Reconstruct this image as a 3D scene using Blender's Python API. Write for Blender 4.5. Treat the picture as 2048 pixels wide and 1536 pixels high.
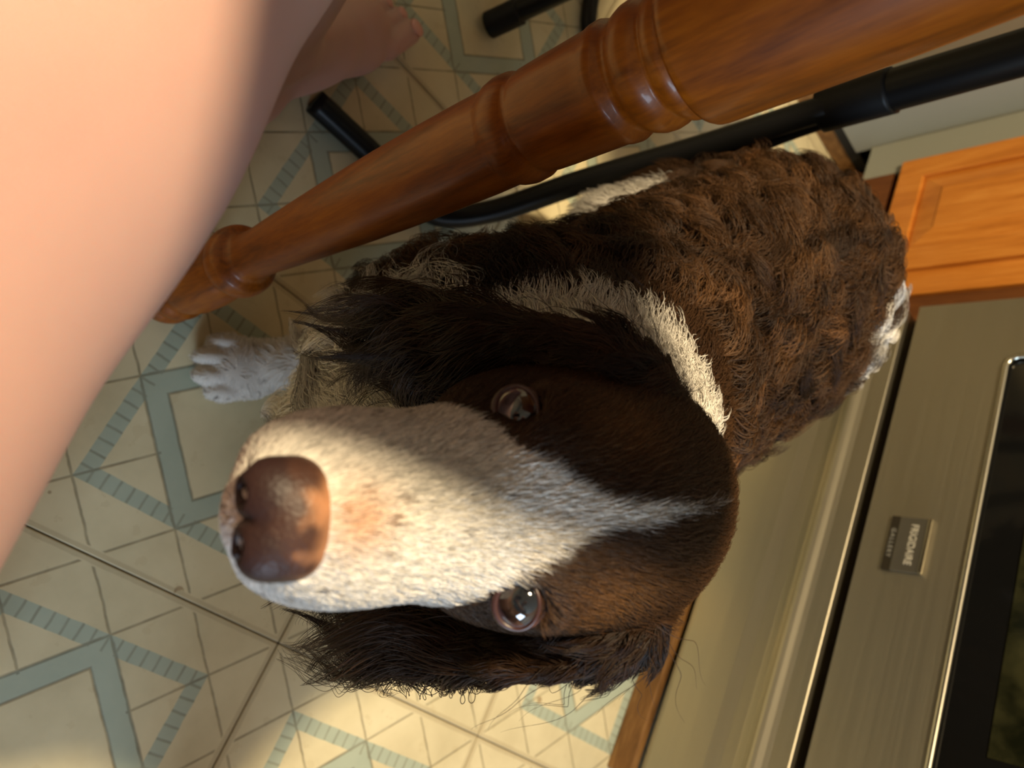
import bpy, bmesh, math, random
import numpy as np
from mathutils import Vector, Matrix, kdtree

# ------------------------------------------------------------------ camera
for o in list(bpy.data.objects):
    bpy.data.objects.remove(o, do_unlink=True)
scene = bpy.context.scene
COL = scene.collection
rng = np.random.default_rng(7)
random.seed(7)

FPX = 1608.1                                   # focal length in pixels of the 2048 px wide frame
RC = np.array([[0.63025552, 0.39348472, 0.66928899],
               [0.54658281, -0.83710107, -0.02256178],
               [0.55138481, 0.38004154, -0.74265955]])     # rows: image right, image down, forward
CAM = np.array([-0.4374952, 0.00328994, 0.7588096])
cam_data = bpy.data.cameras.new('camera')
cam = bpy.data.objects.new('camera', cam_data)
COL.objects.link(cam)
mw = Matrix.Identity(4)
for i in range(3):
    mw[i][0] = RC[0, i]; mw[i][1] = -RC[1, i]; mw[i][2] = -RC[2, i]; mw[i][3] = CAM[i]
cam.matrix_world = mw
cam_data.sensor_fit = 'HORIZONTAL'
cam_data.sensor_width = 36.0
cam_data.lens = 36.0 * FPX / 2048.0
cam_data.clip_start = 0.01
cam_data.dof.use_dof = True
cam_data.dof.focus_distance = 0.42
cam_data.dof.aperture_fstop = 9.5
scene.camera = cam

# ------------------------------------------------------------------ light and exposure
world = bpy.data.worlds.new('world')
scene.world = world
world.use_nodes = True
world.node_tree.nodes['Background'].inputs[0].default_value = (0.55, 0.68, 0.95, 1)
world.node_tree.nodes['Background'].inputs[1].default_value = 0.6

def area_light(name, loc, target, size, power, color, size_y=None):
    d = bpy.data.lights.new(name, 'AREA')
    d.energy = power; d.color = color; d.size = size
    if size_y:
        d.shape = 'RECTANGLE'; d.size_y = size_y
    o = bpy.data.objects.new(name, d)
    COL.objects.link(o)
    o.location = loc
    o.rotation_euler = (Vector(target) - Vector(loc)).to_track_quat('-Z', 'Y').to_euler()
    return o
LAMP = (-0.66, 0.57, 2.02)
area_light('pendant_lamp_light', (LAMP[0], LAMP[1], LAMP[2] - .005), (LAMP[0], LAMP[1], 0), 0.17, 46.0, (1.0, 0.80, 0.50)).data.shape = 'DISK'
area_light('window_daylight', (0.45, -2.62, 1.35), (0.0, 0.0, 0.7), 1.0, 58.0, (0.62, 0.80, 1.0), 1.05)
scene.view_settings.view_transform = 'Standard'
scene.view_settings.look = 'None'
scene.view_settings.gamma = 1.0
scene.view_settings.use_curve_mapping = False
scene.view_settings.exposure = 0.5

def srgb(r, g, b):
    def f(c):
        c /= 255.0
        return c / 12.92 if c <= 0.04045 else ((c + 0.055) / 1.055) ** 2.4
    return (f(r), f(g), f(b), 1.0)

# ------------------------------------------------------------------ small helpers
def tag(o, label=None, cat=None, group=None, kind=None):
    if label: o['label'] = label
    if cat: o['category'] = cat
    if group: o['group'] = group
    if kind: o['kind'] = kind
    return o

def empty(name, loc=(0, 0, 0)):
    o = bpy.data.objects.new(name, None)
    o.empty_display_size = 0.05
    COL.objects.link(o)
    o.location = loc
    return o

def link(name, me, mat=None, parent=None):
    o = bpy.data.objects.new(name, me)
    COL.objects.link(o)
    if mat is not None and not me.materials:
        me.materials.append(mat)
    if parent is not None:
        o.parent = parent
        o.matrix_parent_inverse = Matrix.Translation(-Vector(world_loc(parent)))
    return o

def world_loc(o):
    l = Vector(o.location)
    while o.parent is not None:                   # parts are given in world coordinates
        if o.matrix_parent_inverse != Matrix.Identity(4):
            return l
        o = o.parent; l += Vector(o.location)
    return l

def mesh_from(verts, faces, smooth=False):
    me = bpy.data.meshes.new('m')
    me.from_pydata([tuple(map(float, v)) for v in verts], [], [tuple(f) for f in faces])
    me.update()
    if smooth:
        me.polygons.foreach_set('use_smooth', [True] * len(me.polygons))
    return me

def np_mesh(verts, quads, smooth=True):
    me = bpy.data.meshes.new('m')
    n, k = quads.shape
    me.vertices.add(len(verts)); me.loops.add(n * k); me.polygons.add(n)
    me.vertices.foreach_set('co', verts.astype(np.float32).ravel())
    me.loops.foreach_set('vertex_index', quads.astype(np.int32).ravel())
    me.polygons.foreach_set('loop_start', np.arange(0, n * k, k, dtype=np.int32))
    me.update(calc_edges=True)
    me.validate()
    if smooth:
        me.polygons.foreach_set('use_smooth', np.ones(len(me.polygons), dtype=bool))
    return me

def box_mesh(x, y, z, bevel=0.0, seg=2):
    bm = bmesh.new()
    bmesh.ops.create_cube(bm, size=1.0)
    for v in bm.verts:
        v.co.x = x[0] + (v.co.x + .5) * (x[1] - x[0])
        v.co.y = y[0] + (v.co.y + .5) * (y[1] - y[0])
        v.co.z = z[0] + (v.co.z + .5) * (z[1] - z[0])
    if bevel > 0:
        bmesh.ops.bevel(bm, geom=list(bm.edges), offset=bevel, segments=seg, affect='EDGES', profile=0.5)
    me = bpy.data.meshes.new('m')
    bm.to_mesh(me); bm.free()
    return me

def box(name, x, y, z, mat, parent=None, bevel=0.0):
    return link(name, box_mesh(x, y, z, bevel), mat, parent)

def catmull(pts, n=12):
    p = [np.array(q, float) for q in pts]
    p = [2 * p[0] - p[1]] + p + [2 * p[-1] - p[-2]]
    out = []
    for i in range(1, len(p) - 2):
        for j in range(n):
            t = j / n
            a, b, c, d = p[i - 1], p[i], p[i + 1], p[i + 2]
            out.append(.5 * ((2 * b) + (-a + c) * t + (2 * a - 5 * b + 4 * c - d) * t * t + (-a + 3 * b - 3 * c + d) * t ** 3))
    out.append(p[-2])
    return np.array(out)

def tube_mesh(path, r, sides=14, caps=True):
    path = np.array(path, float)
    n = len(path)
    rr = np.broadcast_to(np.array(r, float), (n,))
    tan = np.gradient(path, axis=0)
    tan /= np.linalg.norm(tan, axis=1)[:, None]
    ref = np.array([0, 0, 1.0]) if abs(tan[0][2]) < .9 else np.array([1.0, 0, 0])
    nrm = ref - tan[0] * (ref @ tan[0]); nrm /= np.linalg.norm(nrm)
    V, F = [], []
    for i in range(n):
        nrm = nrm - tan[i] * (nrm @ tan[i]); nrm /= np.linalg.norm(nrm)
        bi = np.cross(tan[i], nrm)
        for k in range(sides):
            a = 2 * math.pi * k / sides
            V.append(path[i] + rr[i] * (math.cos(a) * nrm + math.sin(a) * bi))
    for i in range(n - 1):
        for k in range(sides):
            k2 = (k + 1) % sides
            F.append((i * sides + k, i * sides + k2, (i + 1) * sides + k2, (i + 1) * sides + k))
    if caps:
        F.append(tuple(reversed(range(sides))))
        F.append(tuple((n - 1) * sides + k for k in range(sides)))
    return mesh_from(V, F, True)

def lathe_mesh(prof, sides=48):
    V, F = [], []
    for z, r in prof:
        for k in range(sides):
            a = 2 * math.pi * k / sides
            V.append((r * math.cos(a), r * math.sin(a), z))
    n = len(prof)
    for i in range(n - 1):
        for k in range(sides):
            k2 = (k + 1) % sides
            F.append((i * sides + k, i * sides + k2, (i + 1) * sides + k2, (i + 1) * sides + k))
    F.append(tuple(reversed(range(sides))))
    F.append(tuple((n - 1) * sides + k for k in range(sides)))
    return mesh_from(V, F, True)

def extrude_y(prof, y0, y1):
    """prof: closed list of (x, z)"""
    n = len(prof)
    V = [(x, y0, z) for x, z in prof] + [(x, y1, z) for x, z in prof]
    F = [(i, (i + 1) % n, n + (i + 1) % n, n + i) for i in range(n)]
    F += [tuple(reversed(range(n))), tuple(range(n, 2 * n))]
    bm = bmesh.new()
    me = mesh_from(V, F)
    bm.from_mesh(me)
    bmesh.ops.recalc_face_normals(bm, faces=bm.faces)
    bm.to_mesh(me); bm.free()
    return me

# ------------------------------------------------------------------ materials
class NT:
    def __init__(self, name):
        self.m = bpy.data.materials.new(name)
        self.m.use_nodes = True
        self.t = self.m.node_tree
        self.b = self.t.nodes['Principled BSDF']
    def n(self, typ, **kw):
        x = self.t.nodes.new(typ)
        for k, v in kw.items():
            if k == 'ins':
                for a, b in v.items():
                    x.inputs[a].default_value = b
            else:
                setattr(x, k, v)
        return x
    def l(self, a, b):
        self.t.links.new(a, b)
    def math(self, op, a, b=None, c=None, clamp=False):
        x = self.t.nodes.new('ShaderNodeMath'); x.operation = op; x.use_clamp = clamp
        for i, v in enumerate((a, b, c)):
            if v is None: continue
            if isinstance(v, (int, float)): x.inputs[i].default_value = v
            else: self.l(v, x.inputs[i])
        return x.outputs[0]
    def mix(self, fac, a, b):
        x = self.t.nodes.new('ShaderNodeMix'); x.data_type = 'RGBA'
        for s, v in ((x.inputs[0], fac), (x.inputs[6], a), (x.inputs[7], b)):
            if isinstance(v, (int, float)): s.default_value = v
            elif isinstance(v, tuple): s.default_value = v
            else: self.l(v, s)
        return x.outputs[2]
    def set(self, **kw):
        names = dict(color='Base Color', rough='Roughness', metal='Metallic', spec='Specular IOR Level', coat='Coat Weight',
                     coat_rough='Coat Roughness', sss='Subsurface Weight', normal='Normal', sheen='Sheen Weight', aniso='Anisotropic')
        for k, v in kw.items():
            s = self.b.inputs[names[k]]
            if isinstance(v, (int, float, tuple)): s.default_value = v
            else: self.l(v, s)
        return self.m
    def coords(self, scale=(1, 1, 1), kind='Object', rot=(0, 0, 0)):
        tc = self.n('ShaderNodeTexCoord'); mp = self.n('ShaderNodeMapping')
        mp.inputs['Scale'].default_value = scale
        mp.inputs['Rotation'].default_value = rot
        self.l(tc.outputs[kind], mp.inputs[0])
        return mp.outputs[0]
    def noise(self, vec, scale, detail=4, rough=.55, dist=0.0):
        x = self.n('ShaderNodeTexNoise')
        x.inputs['Scale'].default_value = scale; x.inputs['Detail'].default_value = detail
        x.inputs['Roughness'].default_value = rough; x.inputs['Distortion'].default_value = dist
        self.l(vec, x.inputs['Vector'])
        return x.outputs['Fac']
    def ramp(self, fac, stops):
        x = self.n('ShaderNodeValToRGB')
        e = x.color_ramp.elements
        while len(e) < len(stops): e.new(0.5)
        for i, (p, c) in enumerate(stops):
            e[i].position = p; e[i].color = c
        self.l(fac, x.inputs[0])
        return x.outputs[0]
    def bump(self, h, strength=.2, dist=.002):
        x = self.n('ShaderNodeBump'); x.inputs['Strength'].default_value = strength; x.inputs['Distance'].default_value = dist
        self.l(h, x.inputs['Height'])
        return x.outputs[0]

def plain(name, c, rough=.5, metal=0.0, spec=.5, **kw):
    t = NT(name)
    return t.set(color=c, rough=rough, metal=metal, spec=spec, **kw)

TILE = 0.3048
def make_tile_mat():
    t = NT('vinyl_tile')
    tc = t.n('ShaderNodeTexCoord')
    sep = t.n('ShaderNodeSeparateXYZ')
    t.l(tc.outputs['Object'], sep.inputs[0])
    geo = t.n('ShaderNodeNewGeometry')
    wob = t.noise(geo.outputs['Position'], 60, 2)
    wv = t.math('MULTIPLY', t.math('SUBTRACT', wob, .5), .006)
    x = t.math('ADD', t.math('DIVIDE', sep.outputs[0], TILE), wv)
    y = t.math('ADD', t.math('DIVIDE', sep.outputs[1], TILE), wv)
    a = t.math('ABSOLUTE', x); b = t.math('ABSOLUTE', y)
    m = t.math('MAXIMUM', a, b)
    s = t.math('ADD', a, b)
    def band(v, lo, hi):
        return t.math('MULTIPLY', t.math('GREATER_THAN', v, lo), t.math('LESS_THAN', v, hi))
    def linef(v, w0, w1):
        mr = t.n('ShaderNodeMapRange')
        t.l(v, mr.inputs[0]); mr.inputs[1].default_value = w0; mr.inputs[2].default_value = w1
        mr.inputs[3].default_value = 1; mr.inputs[4].default_value = 0
        return mr.outputs[0]
    inset = band(m, 1 / 3 - .05, 1 / 3)
    diam = t.math('MULTIPLY', band(s, .236, .335), t.math('LESS_THAN', m, 1 / 3))
    # rungs on the square band
    lo = t.math('MINIMUM', a, b)
    rung = linef(t.math('ABSOLUTE', t.math('SUBTRACT', t.math('FRACT', t.math('ADD', t.math('DIVIDE', lo, .0417), .5)), .5)), .05, .13)
    rung = t.math('MULTIPLY', rung, inset)
    # diagonal hair lines every third of a tile
    def diagline(v):
        d = t.math('ABSOLUTE', t.math('SUBTRACT', t.math('FRACT', t.math('ADD', t.math('MULTIPLY', v, 3.0), 10.5)), .5))
        return linef(d, .010, .022)
    dl = t.math('MAXIMUM', diagline(t.math('ADD', x, y)), diagline(t.math('SUBTRACT', x, y)))
    out = t.math('MULTIPLY', t.math('GREATER_THAN', s, .32), t.math('LESS_THAN', m, .478))
    dl = t.math('MULTIPLY', dl, out)
    edge2 = t.math('MULTIPLY', linef(t.math('ABSOLUTE', t.math('SUBTRACT', s, .236)), .003, .009), t.math('LESS_THAN', m, .30))
    edge1 = t.math('MULTIPLY', linef(t.math('ABSOLUTE', t.math('SUBTRACT', s, .335)), .003, .009), t.math('LESS_THAN', m, .32))
    lines = t.math('MAXIMUM', t.math('MAXIMUM', dl, t.math('MULTIPLY', rung, .7)), t.math('MAXIMUM', edge1, edge2))
    brk = t.noise(geo.outputs['Position'], 45, 3)
    lines = t.math('MULTIPLY', lines, t.math('ADD', t.math('MULTIPLY', brk, .9), .25, clamp=True))
    n1 = t.noise(geo.outputs['Position'], 9, 5, .6)
    n2 = t.noise(geo.outputs['Position'], 38, 4, .6)
    cream = t.ramp(n1, [(.3, srgb(188, 175, 138)), (.55, srgb(205, 192, 154)), (.75, srgb(213, 201, 164))])
    cream = t.mix(t.math('MULTIPLY', t.math('GREATER_THAN', n2, .62), .22), cream, srgb(176, 158, 118))
    teal = t.mix(n2, srgb(148, 160, 142), srgb(168, 176, 156))
    tl = t.math('MAXIMUM', inset, diam)
    c = t.mix(t.math('MULTIPLY', tl, .92), cream, teal)
    c = t.mix(t.math('MULTIPLY', lines, .8), c, srgb(96, 86, 62))
    rim = t.math('GREATER_THAN', m, .482)
    c = t.mix(t.math('MULTIPLY', rim, .35), c, srgb(150, 132, 100))
    v = t.n('ShaderNodeTexVoronoi'); v.inputs['Scale'].default_value = 15
    t.l(geo.outputs['Position'], v.inputs['Vector'])
    speck = t.math('MULTIPLY', t.math('LESS_THAN', v.outputs['Distance'], .07), t.math('GREATER_THAN', n1, .52))
    c = t.mix(t.math('MULTIPLY', speck, .55), c, srgb(120, 84, 40))
    hgt = t.math('SUBTRACT', t.math('MULTIPLY', n2, .35), lines)
    return t.set(color=c, rough=.42, spec=.35, normal=t.bump(hgt, .35, .0008))
M_TILE = make_tile_mat()
M_GROUT = plain('tile_joint', srgb(110, 98, 78), .8)

def make_wood(name, dark, mid, light, scale, rough=.35, coat=.0, grain=(1, 1, 1)):
    t = NT(name)
    c = t.coords(grain)
    n1 = t.noise(c, scale, 6, .62, .6)
    n2 = t.noise(c, scale * 7, 3, .6)
    f = t.math('ADD', t.math('MULTIPLY', n1, .72), t.math('MULTIPLY', n2, .28))
    col = t.ramp(f, [(.32, dark), (.5, mid), (.68, light)])
    return t.set(color=col, rough=rough, coat=coat, spec=.3, coat_rough=.12, normal=t.bump(n2, .12, .0006))
M_LEG = make_wood('stained_leg_wood', srgb(84, 38, 2), srgb(130, 66, 3), srgb(158, 88, 8), 9, .42, .15, (6, 6, .7))
M_TOP = make_wood('table_top_wood', srgb(90, 46, 18), srgb(132, 72, 28), srgb(158, 92, 40), 6, .35, .3, (1, 6, 6))
M_OAK = make_wood('oak_cabinet', srgb(168, 98, 32), srgb(194, 120, 44), srgb(210, 140, 62), 7, .42, .15, (7, 7, .6))
M_DARKSHADEOAK = make_wood('dark_shade_oak', srgb(70, 38, 16), srgb(98, 56, 24), srgb(120, 72, 32), 7, .5, 0, (7, 7, .6))  # carcass oak; its dark tone also paints shade on rail and filler
M_STRIP = make_wood('worn_base_board', srgb(78, 52, 24), srgb(118, 82, 44), srgb(150, 112, 66), 8, .55, 0, (5, .8, 5))

def make_steel(name, c, rough, axis):
    t = NT(name)
    sc = [260, 260, 260]; sc[axis] = 3
    n = t.noise(t.coords(tuple(sc)), 1.0, 3)
    big = t.noise(t.coords((1, 1, 1)), 3.0, 3)
    r = t.math('ADD', t.math('MULTIPLY', n, .14), rough - .07)
    col = t.mix(big, c, tuple(list(np.array(c[:3]) * .88) + [1]))
    return t.set(color=col, rough=r, metal=1.0, normal=t.bump(n, .05, .0003))
M_STEEL = make_steel('brushed_steel', srgb(180, 172, 152), .48, 1)
M_STEELB = make_steel('bright_steel', srgb(214, 208, 190), .22, 1)
M_BLACKGLASS = plain('oven_glass', (.006, .006, .006, 1), .07, 0, .5)
t = NT('oven_inner_glass')
n = t.noise(t.coords((1, 1, 1)), 26, 5)
M_INNER = t.set(color=t.ramp(n, [(.35, (.006, .007, .003, 1)), (.7, (.035, .034, .014, 1))]), rough=.16)  # mottled colour paints in the room's reflection on the glass
M_DARK = plain('dark_gap', (.008, .009, .008, 1), .6)
M_BADGE = plain('badge_plate', srgb(128, 124, 114), .35, .8)
M_BADGEDARK = plain('badge_dark', srgb(52, 46, 36), .4, .3)
M_LETTER = plain('badge_letter', srgb(222, 216, 200), .35, .4)
M_LETTER2 = plain('badge_letter_dim', srgb(150, 148, 140), .4, .3)
t = NT('black_enamel')
M_BLACK = t.set(color=(.003, .003, .003, 1), rough=.38, spec=.22)
M_RUBBER = plain('black_rubber', (.004, .004, .004, 1), .5, 0, .25)
M_GREY = plain('grey_panel', srgb(138, 138, 126), .55)
M_GREY2 = plain('light_grey_panel', srgb(176, 174, 158), .5)
M_DISH = plain('dishwasher_front', srgb(128, 118, 92), .4, .35)
M_WALL = plain('grey_wall', srgb(158, 152, 138), .85)
M_CEIL = plain('white_ceiling', srgb(200, 196, 186), .9)
M_WHITE = plain('white_trim', srgb(225, 222, 212), .5)
M_COUNTER = plain('laminate_worktop', srgb(120, 104, 84), .35)
t = NT('lamp_diffuser')
t.b.inputs['Emission Color'].default_value = (1, .8, .52, 1)
t.b.inputs['Emission Strength'].default_value = 6.0
M_LAMP = t.set(color=(.9, .85, .75, 1))
t = NT('window_pane')
t.b.inputs['Transmission Weight'].default_value = 1.0
M_PANE = t.set(color=(1, 1, 1, 1), rough=.02)

# ------------------------------------------------------------------ room
X0, X1, Y0, Y1, H = -2.3, 1.25, -2.5, 1.88, 2.45
floor = box('floor', (X0, X1), (Y0, Y1), (-.08, -.0035), M_GROUT)
tag(floor, kind='structure')
tile_me = box_mesh((-TILE / 2 + .0006, TILE / 2 - .0006), (-TILE / 2 + .0006, TILE / 2 - .0006), (-.0035, 0), .0009, 1)
tile_me.materials.append(M_TILE)
for i in range(-8, 5):
    for j in range(-9, 7):
        cx, cy = (i + .5) * TILE, (j + .5) * TILE
        if cx - .16 < X0 or cx + .16 > X1 or cy - .16 < Y0 or cy + .16 > Y1:
            continue
        o = bpy.data.objects.new('floor_tile', tile_me)
        COL.objects.link(o); o.location = (cx, cy, 0); o.parent = floor
tag(box('wall_right', (X1, X1 + .1), (Y0 - .1, Y1 + .1), (-.08, H), M_WALL), kind='structure')
tag(box('wall_back', (X0 - .1, X1), (Y1, Y1 + .1), (-.08, H), M_WALL), kind='structure')
tag(box('wall_left', (X0 - .1, X0), (Y0 - .1, Y1), (-.08, H), M_WALL), kind='structure')
# front wall with a window opening
WX0, WX1, WZ0, WZ1 = -.10, 1.00, .8, 1.95
wv = [(X0 - .1, X1 + .1, -.08, WZ0), (X0 - .1, X1 + .1, WZ1, H), (X0 - .1, WX0, WZ0, WZ1), (WX1, X1 + .1, WZ0, WZ1)]
V, F = [], []
for (a, b, c, d) in wv:
    me = box_mesh((a, b), (Y0 - .1, Y0), (c, d))
    k = len(V)
    V += [tuple(v.co) for v in me.vertices]; F += [tuple(k + i for i in p.vertices) for p in me.polygons]
tag(link('wall_front', mesh_from(V, F), M_WALL), kind='structure')
win = empty('window_1', ((WX0 + WX1) / 2, Y0, WZ0))
tag(win, kind='structure')
for (a, b, c, d) in ((WX0, WX1, WZ0, WZ0 + .04), (WX0, WX1, WZ1 - .04, WZ1), (WX0, WX0 + .04, WZ0, WZ1), (WX1 - .04, WX1, WZ0, WZ1), (.43, .47, WZ0, WZ1)):
    box('window_bar', (a, b), (Y0 - .07, Y0 - .03), (c, d), M_WHITE, win)
box('ceiling', (X0 - .1, X1 + .1), (Y0 - .1, Y1 + .1), (H, H + .08), M_CEIL)['kind'] = 'structure'
lampo = empty('pendant_lamp', (LAMP[0], LAMP[1], H))
tag(lampo, 'metal pendant lamp with a warm bulb hanging over the dining table', 'lamp')
def lamp_part(name, prof, mat, sides=40):
    me = lathe_mesh(prof, sides); me.transform(Matrix.Translation((LAMP[0], LAMP[1], 0)))
    return link(name, me, mat, lampo)
lamp_part('canopy', [(H - .03, .05), (H - .02, .06), (H, .065)], M_WHITE)
lamp_part('cord', [(LAMP[2] + .19, .004), (H - .02, .004)], M_RUBBER, 10)
lamp_part('shade', [(LAMP[2], .20), (LAMP[2] + .02, .196), (LAMP[2] + .08, .165), (LAMP[2] + .14, .10), (LAMP[2] + .18, .04), (LAMP[2] + .20, .02)], M_WHITE)
lamp_part('diffuser', [(LAMP[2] - .003, .15), (LAMP[2], .19)], M_LAMP)

# ------------------------------------------------------------------ kitchen range
SX = .557
SY0, SY1 = .043, .805
stove = empty('kitchen_range', ((SX + 1.2) / 2, (SY0 + SY1) / 2, 0))
tag(stove, 'stainless steel kitchen range with black oven window and storage drawer', 'stove')
box('body', (SX + .04, 1.235), (SY0 + .004, SY1 - .004), (.05, .90), M_DARK, stove, .003)
dp = [(SX + .001, .2535), (SX, .2525), (SX - .001, .228), (SX - .003, .221), (SX - .006, .214), (SX - .0075, .209), (SX - .006, .204), (SX - .001, .199),
      (SX + .006, .195), (SX + .010, .188), (SX + .011, .176), (SX + .010, .16), (SX + .006, .14), (SX + .004, .11), (SX + .003, .06), (SX + .006, .052), (SX + .05, .052), (SX + .05, .2535)]
dr = extrude_y(dp, SY0, SY1)
link('storage_drawer', dr, M_STEEL, stove)
# oven door: a steel frame around the window
WY0, WY1, WZ0_, WZ1_ = .143, .705, .404, .70
DZ0, DZ1 = .272, .80
door = box('oven_door', (SX + .016, SX + .045), (SY0, SY1), (DZ0, DZ1), M_STEEL, stove, .002)
for (ya, yb, za, zb, nm) in ((SY0, SY1, DZ0, WZ0_, 'lower_rail'), (SY0, SY1, WZ1_, DZ1, 'upper_rail'), (SY0, WY0, WZ0_, WZ1_, 'side_rail'), (WY1, SY1, WZ0_, WZ1_, 'side_rail')):
    box(nm, (SX, SX + .018), (ya, yb), (za, zb), M_STEEL, door, .0)
box('window_glass', (SX + .004, SX + .012), (WY0, WY1), (WZ0_, WZ1_), M_BLACKGLASS, door, 0)
box('inner_pane', (SX + .0025, SX + .0045), (WY0 + .05, WY1 - .06), (WZ0_ + .052, WZ1_ - .05), M_INNER, door, 0)
rim = [(SX - .0015, WY1, WZ1_), (SX - .0015, WY1, WZ0_ + .014), (SX - .0015, WY1 - .004, WZ0_ + .004), (SX - .0015, WY1 - .014, WZ0_), (SX - .0015, WY0 + .014, WZ0_),
       (SX - .0015, WY0 + .004, WZ0_ + .004), (SX - .0015, WY0, WZ0_ + .014), (SX - .0015, WY0, WZ1_ - .014), (SX - .0015, WY0 + .004, WZ1_ - .004), (SX - .0015, WY0 + .014, WZ1_), (SX - .0015, WY1, WZ1_)]
link('window_trim', tube_mesh(rim, .0042, 8), M_STEELB, door)
hp = catmull([(SX - .0, SY1 - .08, .765), (SX - .04, SY1 - .085, .765), (SX - .045, SY1 - .12, .765), (SX - .045, SY0 + .12, .765), (SX - .04, SY0 + .085, .765), (SX - .0, SY0 + .08, .765)])
link('handle', tube_mesh(hp, .011, 12), M_STEELB, door)
box('control_panel', (SX + .0, SX + .06), (SY0, SY1), (.81, .90), M_STEEL, stove, .006)
box('cooktop', (SX + .0, 1.235), (SY0, SY1), (.902, .918), M_BLACKGLASS, stove, .004)
for k in range(5):
    kn = lathe_mesh([(0, .021), (.018, .019), (.022, .016)], 20)
    kn.transform(Matrix.Translation((SX, SY0 + .12 + k * .13, .855)) @ Matrix.Rotation(-math.pi / 2, 4, 'Y'))
    link('knob', kn, M_BLACK, stove)
for (fx, fy) in ((SX + .1, SY0 + .05), (SX + .1, SY1 - .05), (1.18, SY0 + .05), (1.18, SY1 - .05)):
    fm = lathe_mesh([(0, .018), (.05, .018)], 16); fm.transform(Matrix.Translation((fx, fy, 0)))
    link('foot', fm, M_DARK, stove)
# badge
BY0, BY1 = .381, .456
badge = box('badge', (SX - .0045, SX), (BY0, BY1), (.317, .355), M_BADGE, stove, .001)
box('badge_strip', (SX - .004, SX), (BY0, BY1), (.306, .3168), M_BADGEDARK, badge)
box('badge_edge', (SX - .0062, SX - .002), (BY0, BY1), (.3515, .3565), M_STEELB, badge, .001)
def text_mesh(body, size, x, yc, z, extrude, mat, parent, spacing=1.0, xscale=1.0, name='lettering'):
    cu = bpy.data.curves.new('t', 'FONT')
    cu.body = body; cu.size = size; cu.extrude = extrude; cu.align_x = 'CENTER'; cu.align_y = 'CENTER'; cu.space_character = spacing
    cu.offset = .00012
    to = bpy.data.objects.new('t', cu); COL.objects.link(to)
    bpy.context.view_layer.update()
    me = bpy.data.meshes.new_from_object(to.evaluated_get(bpy.context.evaluated_depsgraph_get()))
    bpy.data.objects.remove(to, do_unlink=True)
    rot = Matrix(((0, 0, -1, 0), (-1, 0, 0, 0), (0, 1, 0, 0), (0, 0, 0, 1)))
    me.transform(Matrix.Translation((x, yc, z)) @ rot @ Matrix.Scale(xscale, 4, (1, 0, 0)))
    me.materials.clear()
    return link(name, me, mat, parent)
text_mesh('FRIGIDAIRE', .0128, SX - .0048, (BY0 + BY1) / 2, .3365, .0004, M_LETTER, badge, 1.0, .86)
text_mesh('GALLERY', .0078, SX - .0042, (BY0 + BY1) / 2, .3114, .0003, M_LETTER2, badge, 1.35, 1.0)

# worn board along the foot of the range and cabinets
bs = box('base_board', (SX + .001, SX + .016), (.035, .84), (0, .040), M_STRIP, None, .002)
tag(bs, 'worn brown wooden board along the floor under the range drawer', 'base board')
bs = box('base_board', (-.1, .655), (1.246, 1.262), (0, .034), M_STRIP, None, .002)
tag(bs, 'worn brown wooden board along the floor under the grey panel', 'base board')

# ------------------------------------------------------------------ cabinets, filler, dishwasher, worktops
def panel_door(parent, x, y0, y1, z0, z1):
    """raised panel door facing -x: slab, stiles and rails, bevelled centre panel"""
    d = box('door', (x + .006, x + .019), (y0, y1), (z0, z1), M_OAK, parent, .002)
    w = .044
    for (ya, yb, za, zb, nm) in ((y0, y0 + w, z0, z1, 'stile'), (y1 - w, y1, z0, z1, 'stile'), (y0 + w, y1 - w, z0, z0 + w, 'rail'), (y0 + w, y1 - w, z1 - w, z1, 'rail')):
        box(nm, (x - .002, x + .0062), (ya, yb), (za, zb), M_OAK, d, .002)
    g = .036
    def ringp(ins, xx): return [(xx, y0 + w + ins, z0 + w + ins), (xx, y1 - w - ins, z0 + w + ins), (xx, y1 - w - ins, z1 - w - ins), (xx, y0 + w + ins, z1 - w - ins)]
    V = ringp(0, x + .0065) + ringp(.004, x + .0045) + ringp(g, x - .0015) + ringp(g + .003, x - .0035)
    F = [(12, 13, 14, 15)]
    for p in (0, 4, 8):
        for i in range(4):
            F.append((p + i, p + (i + 1) % 4, p + 4 + (i + 1) % 4, p + 4 + i))
    me = mesh_from(V, F)
    bm = bmesh.new(); bm.from_mesh(me); bmesh.ops.recalc_face_normals(bm, faces=bm.faces); bm.to_mesh(me); bm.free()
    link('raised_panel', me, M_OAK, d)
    return d

cab = empty('corner_cabinet', (.9, 1.0, 0))
tag(cab, 'orange oak base cabinet with raised panel door between range and grey panel', 'cabinet')
box('body', (.606, 1.24), (.812, 1.238), (.09, .87), M_DARKSHADEOAK, cab, .001)
box('toe_kick', (.655, 1.24), (.812, 1.238), (.0, .09), M_DARKSHADEOAK, cab)
panel_door(cab, .585, .908, 1.162, .165, .70)
box('frame_stile', (.594, .606), (.862, .912), (.09, .87), M_OAK, cab, .001)
box('frame_stile', (.594, .606), (1.15, 1.234), (.09, .87), M_GREY, cab, .001)
box('frame_rail', (.594, .606), (.912, 1.15), (.09, .15), M_DARKSHADEOAK, cab, .001)  # rail lies in shadow, shade put into the darker oak
dw_ = box('drawer_front', (.585, .606), (.908, 1.162), (.725, .86), M_OAK, cab, .004)
box('filler_strip', (.60, .62), (.812, .862), (.09, .87), M_DARKSHADEOAK, cab)  # shadow at the cabinet side painted as darker oak
cab2 = empty('oak_cabinet', (.9, -.2, 0))
tag(cab2, 'orange oak base cabinet with raised panel door on the far side of the range', 'cabinet')
box('body', (.606, 1.24), (-.44, .036), (.09, .87), M_DARKSHADEOAK, cab2, .001)
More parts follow.
